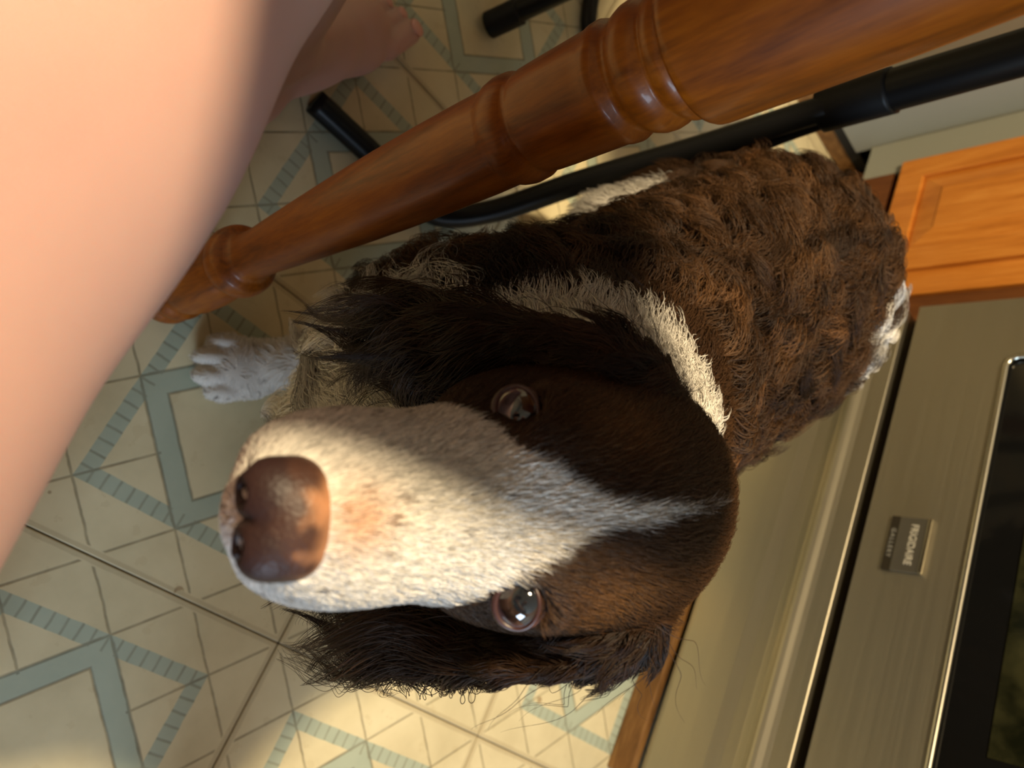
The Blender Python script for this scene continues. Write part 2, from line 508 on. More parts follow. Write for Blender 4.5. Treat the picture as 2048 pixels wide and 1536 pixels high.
box('toe_kick', (.655, 1.24), (-.44, .036), (.0, .09), M_DARKSHADEOAK, cab2)
panel_door(cab2, .585, -.40, .0, .13, .70)
box('drawer_front', (.585, .606), (-.40, .0), (.725, .86), M_OAK, cab2, .004)

fp = box('filler_panel', (.517, .60), (1.236, 1.85), (.056, .87), M_GREY, None, .001)
tag(fp, 'plain grey upright end panel in the corner beside the oak cabinet door', 'panel')
fp2 = box('panel_base', (.517, .655), (1.245, 1.262), (.034, .056), M_DARK, fp)
dish = empty('dishwasher', (.2, 1.5, 0))
tag(dish, 'dull metal dishwasher front standing left of the grey corner panel', 'dishwasher')
box('door', (-.088, .506), (1.240, 1.265), (.115, .86), M_DISH, dish, .004)
box('body', (-.085, .503), (1.266, 1.85), (.04, .865), M_DARK, dish)
box('kick_panel', (-.088, .506), (1.246, 1.265), (.058, .108), M_GREY2, dish, .002)
box('handle', (-.02, .44), (1.222, 1.24), (.77, .80), M_STEELB, dish, .004)
wt = box('worktop', (.56, 1.245), (.81, 1.236), (.872, .91), M_COUNTER, None, .006)
tag(wt, 'brown laminate worktop over the corner cabinet', 'worktop')
wt = box('worktop', (.56, 1.245), (-.45, .038), (.872, .91), M_COUNTER, None, .006)
tag(wt, 'brown laminate worktop over the far oak cabinet', 'worktop')
wt = box('worktop', (-.1, 1.245), (1.238, 1.87), (.872, .91), M_COUNTER, None, .006)
tag(wt, 'brown laminate worktop over the dishwasher', 'worktop')

# ------------------------------------------------------------------ dining table with turned legs
table = empty('wooden_table', (-.45, .75, 0))
tag(table, 'dark stained wooden table on thick glossy turned splayed legs', 'table')
LEGP = [(0, .020), (.004, .0245), (.012, .0262), (.020, .0252), (.023, .0228), (.026, .0255), (.034, .0268), (.041, .0250), (.044, .0228), (.048, .0245), (.065, .0272), (.09, .0272), (.115, .0255), (.126, .0245),
        (.129, .0230), (.132, .0255), (.138, .0282), (.144, .0290), (.150, .0284), (.155, .0262), (.157, .0225), (.160, .0200), (.166, .0186), (.18, .0186), (.21, .0204), (.25, .0224), (.29, .0243), (.34, .0260), (.38, .0268), (.42, .0271),
        (.438, .0268), (.4405, .0272), (.444, .0288), (.449, .0296), (.455, .0291), (.459, .0274), (.461, .0262), (.463, .0268), (.466, .0274), (.475, .0278), (.49, .0282), (.505, .0286), (.510, .0287), (.513, .0296), (.5165, .0298), (.519, .0288),
        (.521, .0268), (.5235, .0262), (.526, .0272), (.528, .0292), (.532, .0306), (.536, .0309), (.540, .0302), (.5425, .0286), (.544, .0280), (.5455, .0288), (.548, .0304), (.5515, .0309), (.5545, .0300), (.556, .0290),
        (.5565, .0290), (.557, .0350), (.559, .0362), (.562, .0366), (.60, .0377), (.64, .0384), (.68, .0384), (.735, .0378)]
leg_me = lathe_mesh(LEGP, 56)
leg_me.materials.append(M_LEG)
for (bx, by, lx, ly) in ((-.2756, .2235, .0082, .133), (-.285, 1.13, 0, -.148), (-.93, 1.13, .10, -.13)):
    o = bpy.data.objects.new('leg', leg_me)
    COL.objects.link(o)
    o.parent = table
    o.location = Vector((bx, by, 0)) - table.location
    o.rotation_euler = Vector((0, 0, 1)).rotation_difference(Vector((lx, ly, 1)).normalized()).to_euler()
bm = bmesh.new()
poly = [(-.228, .138), (-.245, 1.16), (-1.02, 1.16), (-.410, .124)]  # unseen top, outline shaped for where its shadow falls
lo_ = [bm.verts.new((x, y, .744)) for x, y in poly]
fc = bm.faces.new(lo_)
ex = bmesh.ops.extrude_face_region(bm, geom=[fc])
for v in ex['geom']:
    if isinstance(v, bmesh.types.BMVert): v.co.z = .762
bmesh.ops.bevel(bm, geom=[e for e in bm.edges if abs(e.verts[0].co.z - e.verts[1].co.z) > .01], offset=.035, segments=6, affect='EDGES', profile=.5)
bmesh.ops.bevel(bm, geom=[e for e in bm.edges if abs(e.verts[0].co.z - e.verts[1].co.z) < .001], offset=.004, segments=2, affect='EDGES', profile=.5)
bmesh.ops.recalc_face_normals(bm, faces=bm.faces)
me = bpy.data.meshes.new('m'); bm.to_mesh(me); bm.free()
link('table_top', me, M_TOP, table)

# ------------------------------------------------------------------ black metal chair behind the table leg
chair = empty('bar_stool', (.0, .77, 0))
tag(chair, 'black tubular metal bar stool with curved rails beside the table leg', 'stool')
def tub(name, pts, r, mat=M_BLACK, smooth=True, n=10):
    p = catmull(pts, n) if smooth else np.array(pts)
    return link(name, tube_mesh(p, r), mat, chair)
PX, PY = .052, .660
tub('upright', [(PX, PY, .395), (PX, PY, .50), (PX, PY, .64)], .0200)
tub('collar', [(PX, PY, .376), (PX, PY, .41), (PX, PY, .445)], .0222, M_RUBBER)
tub('curved_rail', [(PX, PY, .40), (PX - .01, PY - .012, .37), (PX - .035, PY - .05, .27), (-.02, .56, .15), (-.048, .515, .06), (-.082, .488, .018), (-.12, .483, .014), (-.19, .484, .0138), (-.268, .482, .0138)], .0135)
tub('curved_rail', [(PX + .012, PY + .006, .40), (PX + .0, PY - .015, .35), (PX - .010, PY - .040, .26), (.012, .597, .13), (-.014, .556, .05), (-.045, .522, .0135), (-.07, .512, .0115)], .0110)
tub('leg', [(-.147, .748, .012), (-.128, .782, .10), (-.10, .83, .24), (-.065, .87, .64)], .0135)
tub('foot_cap', [(-.1475, .747, .006), (-.145, .751, .018), (-.1385, .763, .046)], .0165, M_RUBBER)
tub('curved_rail', [(PX - .015, .845, .012), (-.02, .88, .011), (-.045, .93, .011), (-.07, 1.0, .011)], .0115)
tub('leg', [(PX - .015, .845, .012), (.06, .84, .10), (.075, .845, .24), (.08, .85, .64)], .0125)
sm = lathe_mesh([(.635, .15), (.64, .16), (.655, .165), (.672, .16), (.68, .14)], 40)
sm.transform(Matrix.Translation((.0, .765, 0)))
link('seat', sm, M_RUBBER, chair)

# ------------------------------------------------------------------ implicit surfaces
def smin(a, b, k):
    h = np.clip(.5 + .5 * (b - a) / k, 0, 1)
    return b + (a - b) * h - k * h * (1 - h)
def smax(a, b, k):
    return -smin(-a, -b, k)
def ell(P, c, r, A=None):
    q = P - np.array(c, float)
    if A is not None: q = q @ np.array(A).T            # rows of A: axes
    r = np.array(r, float)
    k0 = np.linalg.norm(q / r, axis=1); k1 = np.linalg.norm(q / (r * r), axis=1)
    return k0 * (k0 - 1) / np.maximum(k1, 1e-9)
def cone(P, a, b, ra, rb):
    a = np.array(a, float); b = np.array(b, float)
    ba = b - a
    t = np.clip(((P - a) @ ba) / (ba @ ba), 0, 1)
    return np.linalg.norm(P - a - t[:, None] * ba, axis=1) - (ra + (rb - ra) * t)

def surface_nets(fn, lo, hi, h, coarse=4):
    lo = np.array(lo, float); hi = np.array(hi, float)
    nc = np.ceil((hi - lo) / (h * coarse)).astype(int)
    g = [lo[i] + h * coarse * (np.arange(nc[i]) + .5) for i in range(3)]
    PC = np.stack(np.meshgrid(*g, indexing='ij'), -1).reshape(-1, 3)
    dc = fn(PC).reshape(nc)
    full = dc
    for ax in range(3): full = np.repeat(full, coarse, axis=ax)
    full = full.astype(np.float32)
    near = np.abs(full) < h * coarse * 2.2
    idx = np.argwhere(near)
    full[near] = fn(lo + h * (idx + .5))
    ins = full < 0
    n = np.array(full.shape)
    # cells with a sign change
    c = np.zeros(n - 1, dtype=np.int8)
    for dx in (0, 1):
        for dy in (0, 1):
            for dz in (0, 1):
                c += ins[dx:n[0] - 1 + dx, dy:n[1] - 1 + dy, dz:n[2] - 1 + dz]
    act = (c > 0) & (c < 8)
    cells = np.argwhere(act)
    vid = -np.ones(n - 1, dtype=np.int32)
    vid[act] = np.arange(len(cells))
    acc = np.zeros((len(cells), 3)); cnt = np.zeros(len(cells))
    corners = [(a, b, d) for a in (0, 1) for b in (0, 1) for d in (0, 1)]
    for p in corners:
        for ax in range(3):
            if p[ax]: continue
            q = list(p); q[ax] = 1
            va = full[cells[:, 0] + p[0], cells[:, 1] + p[1], cells[:, 2] + p[2]]
            vb = full[cells[:, 0] + q[0], cells[:, 1] + q[1], cells[:, 2] + q[2]]
            m = (va < 0) != (vb < 0)
            t = np.where(m, va / np.where(m, va - vb, 1), 0)
            pt = np.tile(np.array(p, float), (len(cells), 1)); pt[:, ax] += t
            acc[m] += pt[m]; cnt[m] += 1
    V = lo + h * (.5 + cells + acc / cnt[:, None])
    Q = []
    for ax in range(3):
        b, d = (ax + 1) % 3, (ax + 2) % 3
        s0 = [slice(None)] * 3; s1 = [slice(None)] * 3
        s0[ax] = slice(0, n[ax] - 1); s1[ax] = slice(1, n[ax])
        ch = ins[tuple(s0)] != ins[tuple(s1)]
        e = np.argwhere(ch)
        e = e[(e[:, b] > 0) & (e[:, d] > 0) & (e[:, b] < n[b] - 1) & (e[:, d] < n[d] - 1)]
        flip = ins[e[:, 0], e[:, 1], e[:, 2]]
        quad = []
        for (ob, od) in ((-1, -1), (0, -1), (0, 0), (-1, 0)):
            k = e.copy(); k[:, b] += ob; k[:, d] += od
            quad.append(vid[k[:, 0], k[:, 1], k[:, 2]])
        quad = np.stack(quad, 1)
        quad[~flip] = quad[~flip][:, ::-1]
        Q.append(quad)
    return V, np.concatenate(Q)

def grad(fn, P, e=.001):
    g = np.zeros_like(P)
    for i in range(3):
        d = np.zeros(3); d[i] = e
        g[:, i] = fn(P + d) - fn(P - d)
    return g / np.maximum(np.linalg.norm(g, axis=1), 1e-9)[:, None]

def unit(v):
    v = np.asarray(v, float)
    return v / np.maximum(np.linalg.norm(v, axis=-1, keepdims=True), 1e-9)

# ------------------------------------------------------------------ dog: frames and shapes
hf = unit(RC.T @ np.array([-.645, -.075, -.762]))            # forward, from the eyes to the nose
hs = RC.T @ np.array([0, 1.0, 0]); hs = unit(hs - hf * (hs @ hf))   # the dog's left
hu = np.cross(hf, hs)
EYE_MID = np.array([-.247, .080, .536])
HM = np.stack([hf, hs, hu])                                 # world -> head axes
def hl(P): return (P - EYE_MID) @ HM.T * 100.0              # head coordinates, centimetres
def hw(p): return EYE_MID + np.asarray(p, float) @ HM / 100.0
DOWN = np.array([0, 0, -1.0])
def ear_axes(sg):
    a = unit(HM @ DOWN * .93 + np.array([.16, sg * .06, 0]))      # along the ear
    w = np.array([1.0, sg * .25, 0]); w = unit(w - a * (w @ a))   # across
    return np.stack([a, w, np.cross(a, w)])
def head_sdf(p):
    q = p * np.array([1, np.nan, 1]) if False else np.stack([p[:, 0], np.abs(p[:, 1]), p[:, 2]], 1)
    d = ell(q, (-4.9, 0, .5), (6.3, 5.0, 4.3))
    d = smin(d, ell(q, (-9.0, 0, -1.6), (3.6, 4.0, 4.0)), 2.0)
    d = smin(d, ell(q, (-1.0, 2.4, 1.5), (2.4, 1.7, 1.4)), 1.3)
    d = smin(d, cone(q, (-1.0, 0, -1.3), (8.95, 0, -.85), 3.3, 2.1), 2.0)
    d = smin(d, ell(q, (1.6, 1.5, -1.6), (3.8, 1.9, 2.2)), 1.2)
    d = smin(d, ell(q, (6.4, 1.4, -2.0), (3.5, 1.75, 2.5)), .9)
    d = smin(d, ell(q, (-3.6, 3.1, -2.6), (4.2, 2.0, 2.8)), 2.2)
    d = smin(d, cone(q, (-2, 0, -4.7), (6.4, 0, -4.1), 2.1, 1.4), .9)
    return d
def dep(x, y, Z): return CAM + RC.T @ (np.array([(x - 1024) / FPX, (y - 768) / FPX, 1.0])) * Z
EYES = []
for (px, py) in ((1038, 1207), (1036, 820)):
    Z = np.linspace(.2, .45, 2000)
    q = np.array([dep(px, py, z) for z in Z])
    k = np.nonzero(head_sdf(hl(q)) < 0)[0][0]
    sg = 1 if py > 1000 else -1
    ax = unit(unit(CAM - q[k]) * .9 + hs * sg * .30 + hf * .05)
    EYES.append((sg, q[k] - ax * .0062, ax))
head_plain = head_sdf
def head_sdf(p):
    d = head_plain(p)
    for (sg, c, ax) in EYES:
        d = smax(d, -ell(p, hl((c + ax * .0080)[None])[0], (.93, .93, .93)), .25)
        lid = np.abs(np.linalg.norm(p - hl(c[None])[0], axis=1) - 1.25)
    return d
def ear_sdf(p):
    d = None
    for sg in (1, -1):
        A = ear_axes(sg)
        base = np.array([-6.2, sg * 5.0, 1.2])
        e = ell(p, base + A[0] * 5.6 + np.array([0, sg * 1.1, 0]), (6.2, 3.9, .9), A)
        e = smin(e, ell(p, base + A[0] * 1.0, (2.6, 2.6, 1.2), A), 1.2)
        d = e if d is None else np.minimum(d, e)
    return d
BD = unit(np.array([.60, .80, 0]))                           # body runs back along this
BL = np.array([BD[1], -BD[0], 0])                            # towards the dog's left flank
SH = np.array([-.105, .195, 0])
def bw(t, l, z): return SH + BD * t + BL * l + np.array([0, 0, z])
def neck_sdf(P):
    d = cone(P, hw((-8.5, 0, -2.2)), bw(.03, 0, .375), .052, .088)
    return smin(d, cone(P, hw((-6.5, 0, -4.0)), bw(-.04, 0, .30), .040, .085), .04)
def body_sdf(P):
    A = np.stack([BD, BL, (0, 0, 1)])
    d = ell(P, bw(.10, 0, .315), (.20, .112, .125), A)
    d = smin(d, ell(P, bw(.30, 0, .335), (.17, .112, .108), A), .06)
    d = smin(d, ell(P, bw(.39, 0, .325), (.095, .112, .108), A), .04)
    d = smin(d, ell(P, bw(-.05, 0, .285), (.075, .075, .10), A), .04)
    for s in (1, -1):
        d = smin(d, ell(P, bw(.0, s * .075, .285), (.075, .045, .10), A), .03)
        d = smin(d, ell(P, bw(.38, s * .075, .27), (.085, .042, .10), A), .03)
    d = smin(d, cone(P, bw(.45, 0, .35), bw(.495, 0, .34), .022, .016), .02)
    return d
PAW_R = np.array([-.186, .205, .022])
LEGS = [  # shoulder, elbow, wrist, paw ; radii
    ([bw(.02, -.082, .26), bw(.055, -.080, .20), np.array([-.132, .256, .085]), PAW_R + (.022, .02, .012)], (.046, .034, .0235, .024)),
    ([bw(.02, .082, .26), bw(.05, .080, .20), bw(-.01, .070, .085), bw(-.012, .068, .028)], (.046, .034, .0235, .024)),
    ([bw(.37, -.085, .24), bw(.33, -.088, .185), bw(.45, -.085, .105), bw(.425, -.082, .03)], (.060, .045, .0235, .024)),
    ([bw(.37, .085, .24), bw(.33, .088, .185), bw(.45, .085, .105), bw(.425, .082, .03)], (.060, .045, .0235, .024))]
PAWS = [(PAW_R, unit(np.array([-.86, -.5, 0]))), (bw(-.045, .066, .022), -BD), (bw(.395, -.082, .022), -BD), (bw(.395, .082, .022), -BD)]
def leg_sdf(P):
    d = None
    for (pts, r) in LEGS:
        for i in range(3):
            e = cone(P, pts[i], pts[i + 1], r[i], r[i + 1])
            d = e if d is None else smin(d, e, .012)
    for (c, f) in PAWS:
        s = np.array([-f[1], f[0], 0]); A = np.stack([f, s, (0, 0, 1)])
        d = smin(d, ell(P, c + f * -.004, (.036, .030, .021), A), .01)
        for k, (o, fw) in enumerate(((-.023, .016), (-.0085, .028), (.0085, .028), (.023, .016))):
            d = smin(d, ell(P, c + f * fw + s * o + (0, 0, -.004), (.019, .0098, .0165), A), .003)
    return d
def dog_parts(P):
    p = hl(P)
    return np.stack([head_sdf(p) / 100, ear_sdf(p) / 100, neck_sdf(P), body_sdf(P), leg_sdf(P)], 1)
def dog_sdf(P):
    D = dog_parts(P)
    d = smin(D[:, 0], D[:, 2], .025)
    d = smin(d, D[:, 1], .008)
    d = smin(d, D[:, 3], .05)
    d = smin(d, D[:, 4], .02)
    return d
dogV, dogQ = surface_nets(dog_sdf, (-.38, -.06, -.004), (.40, .72, .62), .0030)
dogV[:, 2] = np.maximum(dogV[:, 2], .0004)

q_ = np.array([dep(1738, 700, z) for z in np.linspace(.5, 1.3, 1500)])
k_ = int(np.argmin(np.where(np.arange(1500) >= 0, dog_sdf(q_), 9)))
RUMP = q_[k_]
# ------------------------------------------------------------------ dog: colours of the coat
def vnoise(P, s, seed=0):
    """cheap value noise"""
    q = P * s + seed * 17.3
    i = np.floor(q).astype(np.int64); f = q - i; f = f * f * (3 - 2 * f)
    def hsh(a):
        x = (a[:, 0] * 73856093) ^ (a[:, 1] * 19349663) ^ (a[:, 2] * 83492791) ^ (seed * 2654435)
        x = (x ^ (x >> 13)) * 1274126177 & 0x7fffffff
        return (x % 10007) / 10007.0
    r = 0
    for dx in (0, 1):
        for dy in (0, 1):
            for dz in (0, 1):
                w = (f[:, 0] if dx else 1 - f[:, 0]) * (f[:, 1] if dy else 1 - f[:, 1]) * (f[:, 2] if dz else 1 - f[:, 2])
                r = r + w * hsh(i + np.array([dx, dy, dz]))
    return r
WHITE = np.array([.66, .62, .56]); LIVER = np.array([.034, .0150, .0058]); TAN = np.array([.120, .056, .020])
def coat(P, part):
    """white amount (0..1) and brown tone for surface points"""
    p = hl(P)
    nz = vnoise(P, 60, 1) - .5
    n2 = vnoise(P, 26, 2)
    w = np.zeros(len(P))
    f, s, u = p[:, 0], p[:, 1], p[:, 2]
    # muzzle and blaze
    bl = np.interp(f, [-9, -7.5, -5, -2.5, -.5, .8, 2.0, 3.2, 4.2], [0, .05, .28, .40, .60, 1.25, 2.2, 3.6, 9.0])
    side = -.25 * np.clip(-f / 6, 0, 1)
    low = np.where(u < -2.6, np.clip((f + .5) / 3, 0, 1) * 3.0, 0)
    hwh = np.clip((np.maximum(bl, low) - np.abs(s - side) + nz * .5) / .35, 0, 1)
    brown_head = part == 0
    w = np.where(brown_head, hwh, w)
    w = np.where((part == 0) & (u < -5.4), 1, w)
    # neck ruff
    a = hw((-8.5, 0, -2.2)); b = bw(.03, 0, .375)
    t = ((P - a) @ (b - a)) / ((b - a) @ (b - a))
    w = np.where((part == 2) & (t + nz * .12 < .74), 1, w)
    fw = (P - SH) @ BD
    w = np.where((part >= 2) & (fw + nz * .03 < -.054 + (P[:, 2] - .28) * .22), 1, w)      # chest
    w = np.where((part == 3) & (P[:, 2] + nz * .04 < .205), 1, w)           # belly
    w = np.where((part == 4) & (P[:, 2] + nz * .05 < .215), 1, w)           # legs
    w = np.where(np.linalg.norm(P - RUMP, axis=1) + nz * .02 < .050, 1, w)
    w = np.where(np.linalg.norm(P - bw(.30, -.13, .26), axis=1) + nz * .02 < .045, 1, w)
    # freckles on muzzle and paw
    fk = ((part == 0) & (f > 2.5) & (vnoise(P, 260, 5) > .865)) | ((part == 4) & (vnoise(P, 210, 6) > .87))
    w = np.where(fk, w * .35, w)
    return w, n2
def coat_rgb(P, part, w, n2, jit):
    tan = np.clip((n2 - .35) * 1.5, 0, 1)
    tan = np.where(part == 3, .15 + tan * .6, np.where(part == 1, tan * .18, tan * .35))
    p = hl(P)
    # warmer brows and crown
    br = np.exp(-((p[:, 0] + 1.6) ** 2 / 3.5 + (np.abs(p[:, 1]) - 2.9) ** 2 / 1.4)) * (p[:, 2] > 0)
    tan = np.where(part == 0, tan + br * 1.0, tan)
    c = LIVER * (1 - tan[:, None]) + TAN * tan[:, None]
    c = np.where((part == 1)[:, None], c * .62, c)
    c = c * (1 - w[:, None]) + WHITE * w[:, None]
    pk = np.where(part == 0, np.exp(-(((p[:, 0] - 8.5) / 1.1) ** 2 + (p[:, 1] / 1.0) ** 2)) * (p[:, 2] > 0), 0)[:, None]
    c = c * (1 - pk * .75) + np.array([.50, .235, .11]) * pk * .75
    return np.clip(c * jit[:, None], 0, 1)

dog = empty('dog', (SH[0] + .1, SH[1] + .1, 0))
tag(dog, 'liver and white spaniel standing on the floor looking up, long wavy ears', 'dog')
dog_me = np_mesh(dogV, dogQ)
pv = np.argmin(dog_parts(dogV), 1)
wv_, nv_ = coat(dogV, pv)
cv = coat_rgb(dogV, pv, wv_, nv_, np.where((pv == 3) & (wv_ < .5), .45, .75))  # skin under brown curls darkened, painting the shade between clumps
at_ = dog_me.attributes.new('coat', 'FLOAT_COLOR', 'POINT')
at_.data.foreach_set('color', np.c_[cv, np.ones(len(cv))].astype(np.float32).ravel())
def attr_mat(name, attr, rough, spec, sss=0.0):
    t = NT(name)
    a = t.n('ShaderNodeAttribute'); a.attribute_name = attr
    return t.set(color=a.outputs['Color'], rough=rough, spec=spec)
M_SKIN = attr_mat('coat_skin', 'coat', .8, .1)
M_FUR = attr_mat('fur', 'hair_color', .48, .25)
link('body', dog_me, M_SKIN, dog)

# ------------------------------------------------------------------ fur
tri = np.concatenate([dogQ[:, [0, 1, 2]], dogQ[:, [0, 2, 3]]])
tri_area = .5 * np.linalg.norm(np.cross(dogV[tri[:, 1]] - dogV[tri[:, 0]], dogV[tri[:, 2]] - dogV[tri[:, 0]]), axis=1)
tri_part = pv[tri[:, 0]]
tri_cen = dogV[tri].mean(1)
def sample(mask, n):
    ids = np.nonzero(mask)[0]
    a = tri_area[ids]
    k = rng.choice(ids, n, p=a / a.sum())
    r1 = np.sqrt(rng.random(n)); r2 = rng.random(n)
    T = tri[k]
    P = (1 - r1)[:, None] * dogV[T[:, 0]] + (r1 * (1 - r2))[:, None] * dogV[T[:, 1]] + (r1 * r2)[:, None] * dogV[T[:, 2]]
    return P, grad(dog_sdf, P), tri_part[k]
def tangent(v, N):
    return unit(v - N * np.sum(v * N, 1)[:, None])
def fur(name, P, N, flow, L, npts, lift, droop, curl_a, curl_f, clump, ncl, rad, colr, wild=.15, cvar=0.0):
    n = len(P)
    L = np.broadcast_to(L, (n,)) * rng.uniform(.75, 1.15, n)
    # guides
    g = rng.choice(n, max(1, min(ncl, n)), replace=False)
    kd = kdtree.KDTree(len(g))
    for i, q in enumerate(P[g]): kd.insert(q, i)
    kd.balance()
    near = np.array([kd.find(q)[1] for q in P])
    gi = g[near]
    if cvar: colr = np.clip(colr * np.exp(rng.normal(0, cvar, n))[gi][:, None], 0, 1)
    s = np.linspace(0, 1, npts)
    fl = flow + rng.normal(0, wild, flow.shape)
    fl = tangent(fl, N)
    def shape(ix, ph, am, fr):
        d0 = unit(fl[ix] + N[ix] * lift)
        side = np.cross(d0, N[ix]); up = np.cross(side, d0)
        X = np.zeros((len(ix), npts, 3))
        d = d0.copy(); ds = (L[ix] / (npts - 1))[:, None]
        nl = 1 - .75 * lift
        for j in range(1, npts):
            dd = unit(d + DOWN * droop * s[j] - N[ix] * (lift * .9 * s[j]))
            X[:, j] = X[:, j - 1] + dd * ds
        a = (am * L[ix])[:, None] * np.minimum(s * 2.2, 1)[None]
        th = ph[:, None] + 2 * np.pi * fr[:, None] * s[None]
        X += (a * (np.cos(th) - np.cos(ph)[:, None]))[..., None] * side[:, None] + (a * .8 * (np.sin(th) - np.sin(ph)[:, None]))[..., None] * up[:, None]
        return X
    ph_g = rng.uniform(0, 2 * np.pi, n); am_g = curl_a * rng.uniform(.5, 1.4, n); fr_g = curl_f * rng.uniform(.7, 1.3, n)
    G = shape(gi, ph_g[gi], am_g[gi], fr_g[gi])
    S = shape(np.arange(n), ph_g, am_g * .7, fr_g)
    sc = (L / L[gi])[:, None, None]
    c = clump * s[None, :, None] ** .6
    off = (P[gi] - P)[:, None, :]
    X = P[:, None] + S * (1 - c) + (G * np.minimum(sc, 1.3) + off * (s[None, :, None] ** 1.2)) * c
    X[..., 2] = np.maximum(X[..., 2], .003)
    cu = bpy.data.hair_curves.new(name)
    cu.add_curves([npts] * n)
    cu.attributes['position'].data.foreach_set('vector', X.astype(np.float32).ravel())
    ra = cu.attributes.get('radius') or cu.attributes.new('radius', 'FLOAT', 'POINT')
    taper = rad * (1 - .82 * s ** 1.5)
    ra.data.foreach_set('value', np.tile(taper, n).astype(np.float32))
    ca = cu.attributes.new('hair_color', 'FLOAT_COLOR', 'CURVE')
    ca.data.foreach_set('color', np.c_[colr, np.ones(n)].astype(np.float32).ravel())
    cu.materials.append(M_FUR)
    o = bpy.data.objects.new(name, cu)
    COL.objects.link(o)
    o.parent = dog
    o.matrix_parent_inverse = Matrix.Translation(-Vector(dog.location))
    o['kind'] = 'stuff'
    return o

# the nose is bare
NOSE_C = np.array([9.75, 0, .0])
hp_tri = hl(tri_cen)
bare = np.linalg.norm((hp_tri - NOSE_C) / np.array([1.42, 1.70, 1.28]), axis=1) < 1
for (sg, c, ax) in EYES:
    bare |= np.linalg.norm(tri_cen - (c + ax * .007), axis=1) < .0074
bare &= tri_part == 0
# head
P, N, pt = sample((tri_part == 0) & ~bare, 105000)
w, n2 = coat(P, pt)
p = hl(P)
fl = -hf[None] * .9 + hs[None] * (np.sign(p[:, 1]) * np.clip(np.abs(p[:, 1]) / 4, 0, 1) * .35)[:, None] + DOWN * np.clip(-p[:, 2] / 4, 0, 1)[:, None] * .7
fl = fl + hu[None] * np.where((p[:, 0] > -1) & (p[:, 0] < 3), .3, 0)[:, None]
Lh = np.interp(p[:, 0], [-10, -6, -2, 0, 3, 6, 9], [.024, .018, .012, .009, .009, .008, .0045])
fur('head_fur', P, N, tangent(fl, N), Lh, 5, .42, .12, .05, .6, .25, 9000, .00019, coat_rgb(P, pt, w, n2, rng.uniform(.6, 1.35, len(P))), .16)
# ears
earm = tri_part == 1
P, N, pt = sample(earm, 26000)
w, n2 = coat(P, pt)
p = hl(P)
tipness = np.clip((-p[:, 2] - 0.0) / 12, 0, 1)
sgn = np.sign(p[:, 1])
fl = DOWN[None] * 1.0 + hf[None] * .12 + hs[None] * (sgn * .05)[:, None] - hf[None] * (np.clip((-7.5 - p[:, 0]) / 2, 0, 1) * .45)[:, None]
fur('ear_fur', P, N, tangent(fl, N),   .024 + .040 * tipness, 14, .20, .35, .085, 1.1, .9, 420, .00022, coat_rgb(P, pt, w, n2, rng.uniform(.5, 1.4, len(P))), .09, .2)
# long wavy ear fringe
P, N, pt = sample(earm & (hp_tri[:, 2] < -3.5), 9000)
w, n2 = coat(P, pt)
p = hl(P)
fl = DOWN[None] * 1.0 + hf[None] * rng.normal(.08, .22, len(P))[:, None] + hs[None] * (np.sign(p[:, 1]) * np.where(p[:, 1] > 0, .30, .10))[:, None]
fur('ear_fringe', P, N, tangent(fl, N), .084, 22, .40, .30, .115, 1.25, .95, 150, .00022, coat_rgb(P, pt, w, n2, rng.uniform(.6, 1.5, len(P))), .15, .2)
# a few loose hairs around the ears
P, N, pt = sample(earm, 130)
w, n2 = coat(P, pt)
p = hl(P)
fl = DOWN[None] * 1.0 + hf[None] * rng.normal(0, .5, len(P))[:, None] + hs[None] * (np.sign(p[:, 1]) * .5)[:, None]
fur('loose_ear_hair', P, N, tangent(fl, N), .055, 28, .45, .25, .10, 1.0, .6, 40, .00015, coat_rgb(P, pt, w, n2, rng.uniform(.6, 1.5, len(P))), .4)
# neck ruff
P, N, pt = sample(tri_part == 2, 16000)
w, n2 = coat(P, pt)
fl = DOWN[None] * .5 + BD[None] * .7
fur('neck_fur', P, N, tangent(fl + 0 * P, N), .034, 9, .35, .25, .07, 1.0, .7, 900, .00026, coat_rgb(P, pt, w, n2, rng.uniform(.7, 1.2, len(P))), .22)
# curly back and flanks
P, N, pt = sample((tri_part == 3) & (tri_cen[:, 2] > .16), 62000)
w, n2 = coat(P, pt)
fl = DOWN[None] * .55 + BD[None] * .8
fur('body_fur', P, N, tangent(fl + 0 * P, N), .046, 16, .85, .20, .21, 1.35, .93, 850, .00028, coat_rgb(P, pt, w, n2, rng.uniform(.5, 1.15, len(P))), .5, .42)
# legs and feathering
P, N, pt = sample(tri_part == 4, 26000)
w, n2 = coat(P, pt)
fl = DOWN[None] * 1.0 + BD[None] * .35
Ll = np.interp(P[:, 2], [0, .04, .08, .2], [.006, .009, .016, .026])
fur('leg_fur', P, N, tangent(fl + 0 * P, N), Ll, 6, .3, .2, .05, .8, .5, 2500, .00026, coat_rgb(P, pt, w, n2, rng.uniform(.75, 1.15, len(P))), .2)

